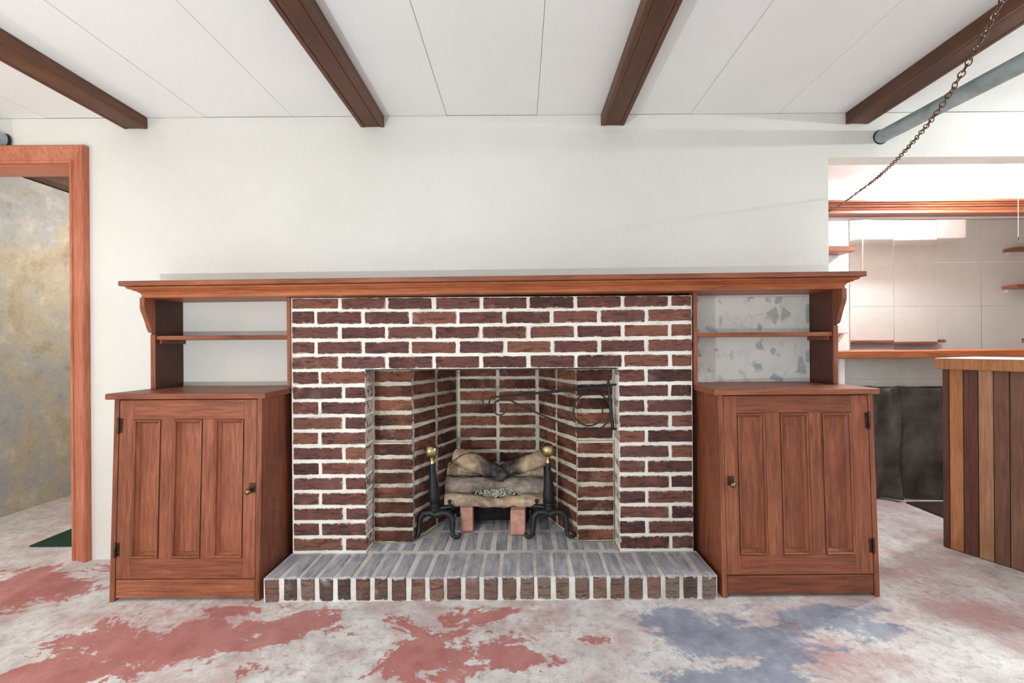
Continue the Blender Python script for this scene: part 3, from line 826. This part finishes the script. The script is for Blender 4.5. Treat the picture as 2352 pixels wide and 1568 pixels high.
cl = cabinet('side_cabinet', 'wooden three-panel cabinet nearer the doorway, with a plain painted niche above',
    dict(left=True, b0=261, b0b=252, b1=604, b1b=594, s0=240, s1=608, top=903, d_bot=1330, pm=1120,
         panels=[(302, 366), (395, 462), (490, 558)], p_top=963, p_bot=1283, knob=(577, 1125), hinges=((958, 997), (1244, 1281)), hx=262,
         uo=347, ui=667, shelf=(520, 770)))
cr = cabinet('side_cabinet', 'wooden three-panel cabinet nearer the bar, with a floral-papered niche above',
    dict(left=False, b0=1649, b0b=1661, b1=2008, b1b=2020, s0=1641, s1=2022, top=893, d_bot=1320, pm=1112,
         panels=[(1697, 1762), (1796, 1862), (1893, 1962)], p_top=948, p_bot=1275, knob=(1677, 1109), hinges=((944, 986), (1234, 1272)), hx=2006,
         uo=1924, ui=1594, shelf=(1760, 763)))
wp = build('wallpaper', MB().box(cr['a'] + 0.001, cr['b'] - 0.001, WY - 0.0045, WY - 0.0025, cr['zt'] + 0.001, MZB - 0.002), 'paper')
tag(wp, 'faded blue and tan floral wallpaper at the back of the shelf niche', 'wallpaper')

# ------------------------------------------------------------------ firebox contents
def andiron(name, label, bx, by, lean_x, flip):
    t = thing(name, label, 'andiron', (bx, by, HZ + 0.002), 'pair of andirons')
    z0 = HZ + 0.002
    # arched front legs, a flat arch with scrolled feet
    fy = by - 0.012
    for s in (-1, 1):
        pts = [(bx, fy, z0 + 0.108), (bx + s * 0.030, fy, z0 + 0.117), (bx + s * 0.058, fy, z0 + 0.115), (bx + s * 0.076, fy - 0.003, z0 + 0.095),
               (bx + s * 0.080, fy - 0.008, z0 + 0.062), (bx + s * 0.081, fy - 0.014, z0 + 0.035), (bx + s * 0.084, fy - 0.022, z0 + 0.016),
               (bx + s * 0.096, fy - 0.028, z0 + 0.009), (bx + s * 0.112, fy - 0.026, z0 + 0.010), (bx + s * 0.119, fy - 0.022, z0 + 0.020), (bx + s * 0.112, fy - 0.020, z0 + 0.027)]
        rr = [0.019, 0.0175, 0.017, 0.016, 0.0135, 0.0115, 0.0105, 0.0095, 0.009, 0.008, 0.006]
        build('leg', MB().tube(pts, rr, 10), 'iron', t, smooth=True)
    # turned post
    top = Vector((lean_x, 0, 0.36)); up = top.normalized()
    b = (bx, by, z0)
    build('base_ring', MB().lathe([(0.024, 0.098), (0.027, 0.102), (0.027, 0.126), (0.029, 0.130), (0.025, 0.136), (0.019, 0.142), (0.019, 0.148), (0.023, 0.152), (0.020, 0.158)], b, up=up), 'iron', t, smooth=True)
    build('post', MB().lathe([(0.015, 0.154), (0.023, 0.163), (0.0275, 0.180), (0.027, 0.200), (0.024, 0.235), (0.019, 0.285), (0.0145, 0.325), (0.0115, 0.352)], b, up=up, seg=24), 'iron', t, smooth=True)
    fn = build('finial', MB().lathe([(0.0115, 0.351), (0.012, 0.356), (0.008, 0.362), (0.0085, 0.372), (0.012, 0.375), (0.012, 0.380), (0.008, 0.382)], b, up=up), 'brass', t, smooth=True)
    R = 0.0345
    sph = [(max(0.0005, R * math.sin(math.pi * k / 14)), 0.380 + R - R * math.cos(math.pi * k / 14)) for k in range(15)]
    build('ball', MB().lathe(sph, b, up=up, seg=28), 'brass', fn, smooth=True)
    # log bar running back, with a stop knob and a rear foot
    s = flip
    pts = [(bx + s * 0.01, by + 0.005, z0 + 0.128), (bx + s * 0.045, by + 0.004, z0 + 0.136), (bx + s * 0.068, by + 0.012, z0 + 0.136), (bx + s * 0.076, by + 0.04, z0 + 0.118), (bx + s * 0.076, by + 0.15, z0 + 0.096), (bx + s * 0.074, by + 0.20, z0 + 0.085), (bx + s * 0.074, by + 0.21, z0 + 0.012)]
    build('log_bar', MB().tube(pts, 0.011, 8), 'iron', t, smooth=True)
    k = (bx + s * 0.062, by + 0.006, z0 + 0.136)
    build('stop_knob', MB().lathe([(0.006, 0.0), (0.005, 0.012), (0.004, 0.018), (0.008, 0.021), (0.010, 0.027), (0.008, 0.034), (0.001, 0.037)], k, seg=14), 'iron', t, smooth=True)
    return t
yA = 2.105
la = at(1003, 1180, yA); ra = at(1262, 1180, yA)
andiron('andiron', 'black iron andiron with brass ball, beside the looped thin cable', la.x, yA, at(992, 1040, yA).x - la.x, 1)
andiron('andiron', 'black iron andiron with brass ball, on the side of the iron crane', ra.x, yA, at(1258, 1040, yA).x - ra.x, -1)

def log(name, label, pts, rad, mat='log', seg=18, origin=None, bump=0.0035):
    # resample, with irregular bark
    P_, R_ = [], []
    for i in range(len(pts) - 1):
        a, b = Vector(pts[i]), Vector(pts[i + 1])
        for k in range(5):
            f = k / 5; P_.append(a.lerp(b, f)); R_.append(rad[i] * (1 - f) + rad[i + 1] * f)
    P_.append(Vector(pts[-1])); R_.append(rad[-1])
    P_ = [P_[0] + (P_[0] - P_[1]).normalized() * 0.003] + P_ + [P_[-1] + (P_[-1] - P_[-2]).normalized() * 0.003]
    R_ = [R_[0] * 0.88] + R_ + [R_[-1] * 0.88]
    m = MB().tube(P_, R_, seg)
    ph = random.uniform(0, 9)
    m.warp(lambda p: (p.x, p.y + bump * math.sin(p.x * 90 + ph + p.z * 60), p.z + bump * math.sin(p.x * 70 + 2 * ph + p.y * 80)))
    o = build(name, m, mat, smooth=True, origin=origin)
    return tag(o, label, 'log', 'gas fire logs')
y1 = 2.165
a, b = at(1024, 1148, y1), at(1246, 1150, y1); c = a.lerp(b, 0.5)
log('fire_log', 'thin pale front log resting on the two red bricks', [a, a.lerp(c, 0.5) + Vector((0, 0, 0.0)), c + Vector((0, 0, -0.012)), b.lerp(c, 0.5), b], [0.036, 0.031, 0.022, 0.029, 0.036])
y2 = 2.235
a, b = at(1026, 1116, y2), at(1250, 1117, y2); c = a.lerp(b, 0.5)
log('fire_log', 'thick waisted grey-brown log above the pale ember strip', [a, a.lerp(c, 0.4), c + Vector((0, 0, 0.016)), b.lerp(c, 0.4), b], [0.050, 0.050, 0.032, 0.049, 0.050], 'greylog')
y3 = 2.33
a, b = at(1031, 1082, y3), at(1247, 1084, y3); c = a.lerp(b, 0.5)
log('fire_log', 'rear log half hidden below the crossed top logs', [a, a.lerp(c, 0.5), c, b.lerp(c, 0.5), b], [0.052, 0.048, 0.042, 0.047, 0.052])
j = at(1150, 1092, 2.20)
log('fire_log', 'charred crossed top log with the thin cable looped over its pale end', [j + Vector((0.02, 0.01, -0.012)), j + Vector((-0.03, 0.01, 0.014)), at(1100, 1066, 2.24), at(1048, 1046, 2.29)], [0.028, 0.040, 0.044, 0.043], 'charlog', origin=j)
log('fire_log', 'charred crossed top log on the side of the iron crane', [j + Vector((0.0, 0.06, 0.0)), j + Vector((0.03, 0.065, 0.016)), at(1200, 1068, 2.285), at(1250, 1050, 2.31)], [0.030, 0.038, 0.041, 0.042], 'charlog', origin=j + Vector((0, 0.06, 0)))
# ember strip, loose bricks, burner pan
em = MB()
ea, eb = at(1085, 1131, 2.195), at(1208, 1132, 2.195)
for k in range(420):
    f = min(1, max(0, random.gauss(0.5, 0.2))); r = random.uniform(0.003, 0.0065)
    p = ea.lerp(eb, f) + Vector((0, random.uniform(-0.018, 0.022), random.uniform(-0.02, 0.008 + 0.010 * (1 - abs(2 * f - 1)))))
    em.lathe([(0.0004, -r), (r, -r * 0.2), (r * 0.8, r * 0.5), (0.0004, r)], p, seg=5, up=Vector((random.uniform(-1, 1), random.uniform(-1, 1), 1)))
eo = build('ember_bed', em, 'ember'); eo['kind'] = 'stuff'; tag(eo, 'strip of pale crushed ash and embers between the logs', 'embers')
bp = thing('gas_burner', 'sooty dark gas burner pan under the logs', 'burner', (-0.13, 2.28, HZ))
build('pan', MB().box(-0.30, 0.04, 2.215, 2.36, HZ + 0.03, HZ + 0.105), 'soot', bp, bevel=0.006)
for xx in (-0.28, 0.02):
    build('foot', MB().box(xx - 0.012, xx + 0.012, 2.26, 2.34, HZ - 0.001, HZ + 0.031), 'soot', bp)
def loose(label, px0, px1, Yf, zt_, rz, d):
    a, b = at(px0, 1190, Yf).x, at(px1, 1190, Yf).x
    m = MB().box(-(b - a) / 2, (b - a) / 2, 0, d, 0, zt_ - HZ)
    rot = Matrix.Rotation(rz, 3, 'Z')
    m.warp(lambda p: rot @ p + Vector(((a + b) / 2, Yf, HZ + 0.001)))
    o = build('loose_brick', m, 'redbrick', bevel=0.006, seg=2, jitter=0.0015); return tag(o, label, 'brick', 'loose bricks under the logs')
loose('shorter reddish brick propping the logs on the cable side', 1058, 1086, 2.15, 0.222, 0.02, 0.055)
loose('longer pinkish brick standing forward, propping the logs on the crane side', 1172, 1206, 2.105, 0.220, -0.06, 0.10)
# thin cable looped over the logs
cpts = [at(1140, 1096, 2.16), at(1100, 1094, 2.165), at(1060, 1096, 2.165), at(1030, 1091, 2.165), at(1018, 1088, 2.18), at(1030, 1070, 2.2), at(1045, 1056, 2.225), at(1058, 1046, 2.232), at(1075, 1040, 2.232), at(1090, 1040, 2.236)]
cb = build('ignition_cable', MB().tube(cpts, 0.002, 6), 'soot', smooth=True)
tag(cb, 'thin black cable looped over the log ends', 'cable')

# ------------------------------------------------------------------ iron crane on the right jamb
YC = 1.995
ct = at(1396, 870, YC)
cn = thing('fireplace_crane', 'black wrought-iron swing crane with scrolls hinged on the firebox jamb', 'crane', tuple(at(1407, 985, YC)))
Q = lambda x, y: at(x, y, YC)
build('post', MB().tube([Q(1396, 862), Q(1398, 885), Q(1402, 930), Q(1408, 986)], [0.004, 0.008, 0.008, 0.0075], 8), 'iron', cn, smooth=True)
build('arm', MB().tube([Q(1400, 886), Q(1330, 893), Q(1230, 903), Q(1131, 912)], [0.0078, 0.0075, 0.006, 0.004], 8), 'iron', cn, smooth=True)
build('hook', MB().tube([Q(1133, 911), Q(1127, 912), Q(1124.5, 920), Q(1122, 928), Q(1116, 930.5), Q(1111, 928), Q(1108, 918), Q(1107, 909)], [0.004, 0.004, 0.004, 0.0042, 0.0042, 0.004, 0.0036, 0.003], 8), 'rust', cn, smooth=True)
sp = []
for k in range(16):                       # small curl, from its inner end outwards
    a = math.radians(8 + k * 18.5); r = 12 + 6 * min(1, k / 6)
    sp.append((1151 + r * math.cos(a), 936 + r * math.sin(a)))
sp += [(1172, 919), (1190, 928), (1240, 951), (1290, 972), (1325, 985)]
for k in range(30):                       # large scroll
    a = math.radians(108 - k * 18); r = 42 - 0.0 * k if k < 17 else 42 - (k - 17) * 1.7
    cx = 1360 - (max(0, k - 8)) * 0.15
    sp.append((cx + r * math.cos(a), 946 + r * math.sin(a) - (4 if k > 6 else 0)))
build('scroll', MB().tube([Q(*p) for p in sp], [0.0032 + 0.0014 * math.sin(math.pi * i / len(sp)) for i in range(len(sp))], 7), 'rust', cn, smooth=True)
for (yy, zz) in ((884, 1), (985, -1)):
    p = Q(1398 if zz > 0 else 1407, yy)
    build('eye_pin', MB().tube([p + Vector((-0.012, -0.004, 0)), p + Vector((0.0, -0.008, 0.0)), Vector((OR + 0.004, YC + 0.0, p.z + 0.002))], 0.0045, 8), 'iron', cn, smooth=True)

# ------------------------------------------------------------------ pipes, chain
pp = thing('drain_pipe', 'grey galvanised pipe under the ceiling, entering the wall above the bar opening', 'pipe', (1.744, WY, 2.033))
pA, pB = at(2022, 315, WY - 0.001), at(2352, 143, 1.42)
d = (pB - pA)
build('pipe_run', MB().tube([pA + d * 0.002, pA + d * 0.5, pB, pA + d * 3.2], 0.031, 20), 'galv', pp, smooth=True)
build('seal_ring', MB().lathe([(0.034, 0.0), (0.035, 0.004), (0.032, 0.009)], pA + Vector((0, 0.0005, 0)), up=d), 'tape', pp, smooth=True)
pl = thing('drain_pipe', 'short grey pipe stub entering the wall above the wooden door casing', 'pipe', tuple(at(8, 324, WY)))
qA = at(14, 325, WY - 0.001); dl = Vector((-0.16, -0.5, 0.005))
build('pipe_run', MB().tube([qA, qA + dl * 0.2, qA + dl * 3], 0.033, 20), 'galv', pl, smooth=True)
build('seal_ring', MB().lathe([(0.036, -0.001), (0.0365, 0.004), (0.034, 0.008)], qA, up=dl), 'tape', pl, smooth=True)

ch = [Vector(p) for p in ((0.45, 0.0, 2.12), (0.52, 0.13, 2.02), (0.62, 0.30, 1.88), (0.76, 0.55, 1.742), (0.897, 0.80, 1.655), (1.048, 1.068, 1.612), (1.21, 1.36, 1.622), (1.386, 1.67, 1.664), (1.60, 2.05, 1.735), (1.83, 2.45, 1.815), (2.05, 2.85, 1.900), (2.13, 3.0, 1.935))]
dense = []
for i in range(len(ch) - 1):
    p0, p1, p2, p3 = ch[max(i - 1, 0)], ch[i], ch[i + 1], ch[min(i + 2, len(ch) - 1)]
    for k in range(20):
        t_ = k / 20
        dense.append(0.5 * ((2 * p1) + (p2 - p0) * t_ + (2 * p0 - 5 * p1 + 4 * p2 - p3) * t_ ** 2 + (3 * p1 - p0 - 3 * p2 + p3) * t_ ** 3))
dense.append(ch[-1])
chn = thing('swag_chain', 'slender brass lamp chain swagging from the ceiling through the bar opening', 'chain', tuple(ch[0]))
L, Wd, rr = 0.0255, 0.0115, 0.0014
lk = MB(); pts = []
for k in range(16):
    a = 2 * math.pi * k / 16
    pts.append((L / 2 * math.cos(a) * 1.0, Wd / 2 * math.sin(a), 0))
lk.tube(pts, rr, 5, closed=True)
lme = bpy.data.meshes.new('link'); lme.from_pydata([tuple(p) for p in lk.v], [], lk.f); finish(lme, 0, 1, True); lme.materials.append(M['chain'])
acc, nxt, idx = 0.0, 0.0, 0
for i in range(len(dense) - 1):
    seg = (dense[i + 1] - dense[i]).length
    while nxt <= acc + seg:
        f = (nxt - acc) / seg; p = dense[i].lerp(dense[i + 1], f); dd = (dense[i + 1] - dense[i]).normalized()
        o = bpy.data.objects.new('link', lme); C.objects.link(o); o.parent = chn
        q = dd.to_track_quat('X', 'Z') @ Matrix.Rotation(math.radians(40 + (90 if idx % 2 else 0) + random.uniform(-22, 22)), 4, 'X').to_quaternion()
        o.rotation_mode = 'QUATERNION'; o.rotation_quaternion = q; o.location = p - ch[0]
        nxt += L - 2 * rr - 0.0028; idx += 1
    acc += seg

# ------------------------------------------------------------------ bar room furniture
wz1, wz0 = at(2130, 805, 2.75).z, at(2130, 822, 2.75).z
bc = thing('back_counter', 'wooden worktop on white supports below the mirror tiles', 'counter', (2.8, 2.88, 0))
build('worktop', MB().box(1.9, 4.38, 2.75, BY - 0.001, wz0, wz1), 'man_x', bc, bevel=0.003)
az0 = at(2100, 888, 2.86).z; al = at(2100, 870, 2.86).z
build('apron', MB().box(1.9, 4.38, 2.88, 2.90, az0, wz0 - 0.001), 'white', bc)
build('rail', MB().box(1.9, 4.38, 2.862, 2.88, az0, al), 'white', bc, bevel=0.002)
px_ = at(1933, 850, 2.78).x
build('leg', MB().box(px_ - 0.015, px_ + 0.015, 2.77, 2.80, 0.0, wz0 - 0.001), 'white', bc, bevel=0.002)
build('leg', MB().box(4.33, 4.36, 2.77, 2.80, 0.0, wz0 - 0.001), 'white', bc, bevel=0.002)

def curtain(label, x0, x1, Y, z0, z1, ph):
    nx, nz = 40, 24; vs = []; fs = []
    for j in range(nz + 1):
        for i in range(nx + 1):
            u, v = i / nx, j / nz
            x = x0 + (x1 - x0) * u
            amp = 0.008 + 0.010 * (1 - v)
            y = Y + amp * math.sin(u * 11 + ph + v * 1.2) * 0.8 + 0.006 * math.sin(u * 25 + v * 4 + ph) + 0.010 * math.sin((u * 1.0 + (1 - v) * 0.8) * 13 + ph)
            z = z0 + (z1 - z0) * v + (0.006 * math.sin(u * 14 + ph) if j == nz else 0) + (0.004 * math.sin(u * 9 + ph) if j == 0 else 0)
            vs.append((x, y, z))
    for j in range(nz):
        for i in range(nx):
            k = j * (nx + 1) + i; fs.append((k, k + 1, k + nx + 2, k + nx + 1))
    o = build('curtain', MB().add(vs, fs), 'cloth', smooth=True)
    sm = o.modifiers.new('thickness', 'SOLIDIFY'); sm.thickness = 0.002
    return tag(o, label, 'curtain')
ax_ = at(2057, 1000, 2.85).x
curtain('narrow black cloth curtain panel under the counter, next to the cabinet', 2.02, ax_ - 0.004, 2.812, 0.012, az0 + 0.006, 0.4)
curtain('wide creased black cloth curtain panel hanging under the counter behind the bar', ax_ + 0.004, 3.6, 2.818, 0.012, az0 + 0.004, 2.1)
rg = build('carpet', MB().box(2.46, 4.2, 2.47, 2.77, 0.001, 0.010), 'rug', bevel=0.003)
tag(rg, 'dark brown carpet strip on the concrete floor before the black curtains', 'carpet')

# planked bar
bar = thing('plank_bar', 'bar front of mixed brown vertical planks with a pale slab top', 'bar', (2.3, 1.9, 0))
A = Vector((2.113, 2.170)); u = Vector((0.42, -0.907)).normalized(); nn = Vector((-u.y, u.x)) 
nn = Vector((0.907, 0.42)).normalized()
def quad(mb, o_, l0, l1, w0, w1, z0, z1):
    c = [o_ + u * l0 + nn * w0, o_ + u * l1 + nn * w0, o_ + u * l1 + nn * w1, o_ + u * l0 + nn * w1]
    return mb.prism([(p.x, p.y) for p in c], 2, z0, z1)
build('core', quad(MB(), A, 0.012, 0.85, 0.014, 0.40, 0.0, 0.893), 'soot', bar)
kinds = ['red', 'tan', 'red', 'pale', 'brown', 'brown', 'pale', 'red', 'tan', 'brown', 'pale', 'red', 'brown', 'tan', 'red', 'brown', 'pale', 'brown']
l = 0.0; k = 0
while l < 0.85:
    wd = 0.026 if k == 0 else 0.052
    build('plank', quad(MB(), A, l + 0.001, l + wd - 0.0015, random.uniform(0, 0.0012), 0.0135, 0.004, 0.893), 'plank_' + kinds[k % len(kinds)], bar, bevel=0.002)
    l += wd; k += 1
for k in range(8):
    w0 = 0.014 + k * 0.048
    build('plank', quad(MB(), A, -0.002, 0.0115, w0 + 0.001, w0 + 0.047, 0.004, 0.893), 'plank_' + kinds[(k + 3) % len(kinds)], bar, bevel=0.002)
tz1 = at(2150, 823, 2.17).z; tz0 = at(2150, 847, 2.17).z
sl = MB(); c = [A + u * -0.005 + nn * -0.030, A + u * 0.9 + nn * -0.030, A + u * 0.9 + nn * 0.42, A + u * -0.03 + nn * 0.42, A + u * -0.03 + nn * 0.0]
sl.prism([(p.x, p.y) for p in c], 2, tz0, tz1)
slab = build('bar_top', sl, 'plank_tan', bar, bevel=0.003)
c2 = [p + (Vector((2.33, 1.95)) - p) * 0.012 for p in c]
build('laminate_sheet', MB().prism([(p.x, p.y) for p in c2], 2, tz1 + 0.0002, tz1 + 0.002), 'laminate', slab)

# small shelves on the mirror wall, wall box, bulb and pull cord
def wall_shelf(label, pxa, pxb, py0, py1, Yf):
    a, b = at(pxa, py0, Yf), at(pxb, py1, Yf)
    o = thing('wall_shelf', label, 'shelf', ((a.x + b.x) / 2, BY, b.z), 'small bar shelves')
    build('shelf_board', MB().box(a.x, b.x, Yf, BY - 0.001, b.z, a.z), 'cab_x', o, bevel=0.002)
    build('cleat', MB().box(a.x + 0.01, b.x - 0.02, BY - 0.03, BY - 0.001, b.z - 0.025, b.z), 'barwall', o)
wall_shelf('short wooden shelf on the white wall strip beside the mirror tiles', 1860, 1964, 565, 577, 2.88)
def far_shelf(label, z):
    o = thing('wall_shelf', label, 'shelf', (4.55, WY + WT, z), 'small bar shelves')
    build('shelf_board', MB().box(4.31, 4.85, WY + WT + 0.001, WY + WT + 0.12, z - 0.03, z), 'cab_x', o, bevel=0.002)
    build('cleat', MB().box(4.33, 4.8, WY + WT + 0.001, WY + WT + 0.03, z - 0.055, z - 0.031), 'barwall', o)
far_shelf('upper of two short shelves reflected at the far end of the mirror tiles', 1.85)
far_shelf('lower of two short shelves reflected at the far end of the mirror tiles', 1.535)
wb = thing('wall_box', 'small white plastic wall box beside the mirror tiles', 'wall box', tuple(at(1936, 765, BY)))
a, b = at(1918, 713, BY - 0.03), at(1950, 766, BY - 0.03)
build('housing', MB().box(a.x, b.x, BY - 0.032, BY + 0.004, b.z, a.z), 'plastic', wb, bevel=0.009, seg=3, smooth=True)
c = at(1934, 737, BY - 0.034)
build('indicator', MB().lathe([(0.0022, 0.0), (0.0022, 0.002)], (c.x, BY - 0.032, c.z), up=Vector((0, -1, 0)), seg=8), 'soot', wb)
build('wire', MB().tube([at(1932, 764, BY - 0.005), at(1925, 775, BY - 0.004), at(1915, 785, BY - 0.004)], 0.002, 6), 'soot', wb)

lb = thing('ceiling_bulb', 'bare glowing light bulb on the bar room ceiling', 'light bulb', (2.86, 2.5, 2.0))
build('socket', MB().lathe([(0.05, 0.0), (0.05, -0.012), (0.028, -0.02), (0.025, -0.045), (0.018, -0.046)], (2.86, 2.5, CZ + 0.001), seg=20), 'plastic', lb, smooth=True)
build('glass', MB().lathe([(0.013, -0.040), (0.016, -0.05), (0.028, -0.072), (0.031, -0.090), (0.026, -0.108), (0.012, -0.118), (0.001, -0.120)], (2.86, 2.5, CZ), seg=20), 'bulb', lb, smooth=True)
pc = at(2338, 420, 2.47)
cd = thing('pull_cord', 'thin white pull cord hanging from the bulb', 'pull cord', (pc.x, 2.47, 1.65), None)
zz0 = at(2338, 552, 2.47).z
build('cord', MB().tube([(pc.x, 2.47, CZ - 0.012), (pc.x + 0.001, 2.47, 1.9), (pc.x, 2.47, zz0 + 0.02)], 0.0016, 6), 'plastic', cd)
build('pull_end', MB().lathe([(0.002, 0.0), (0.0035, 0.004), (0.003, 0.018), (0.0015, 0.022)], (pc.x, 2.47, zz0), seg=8), 'knob', cd)
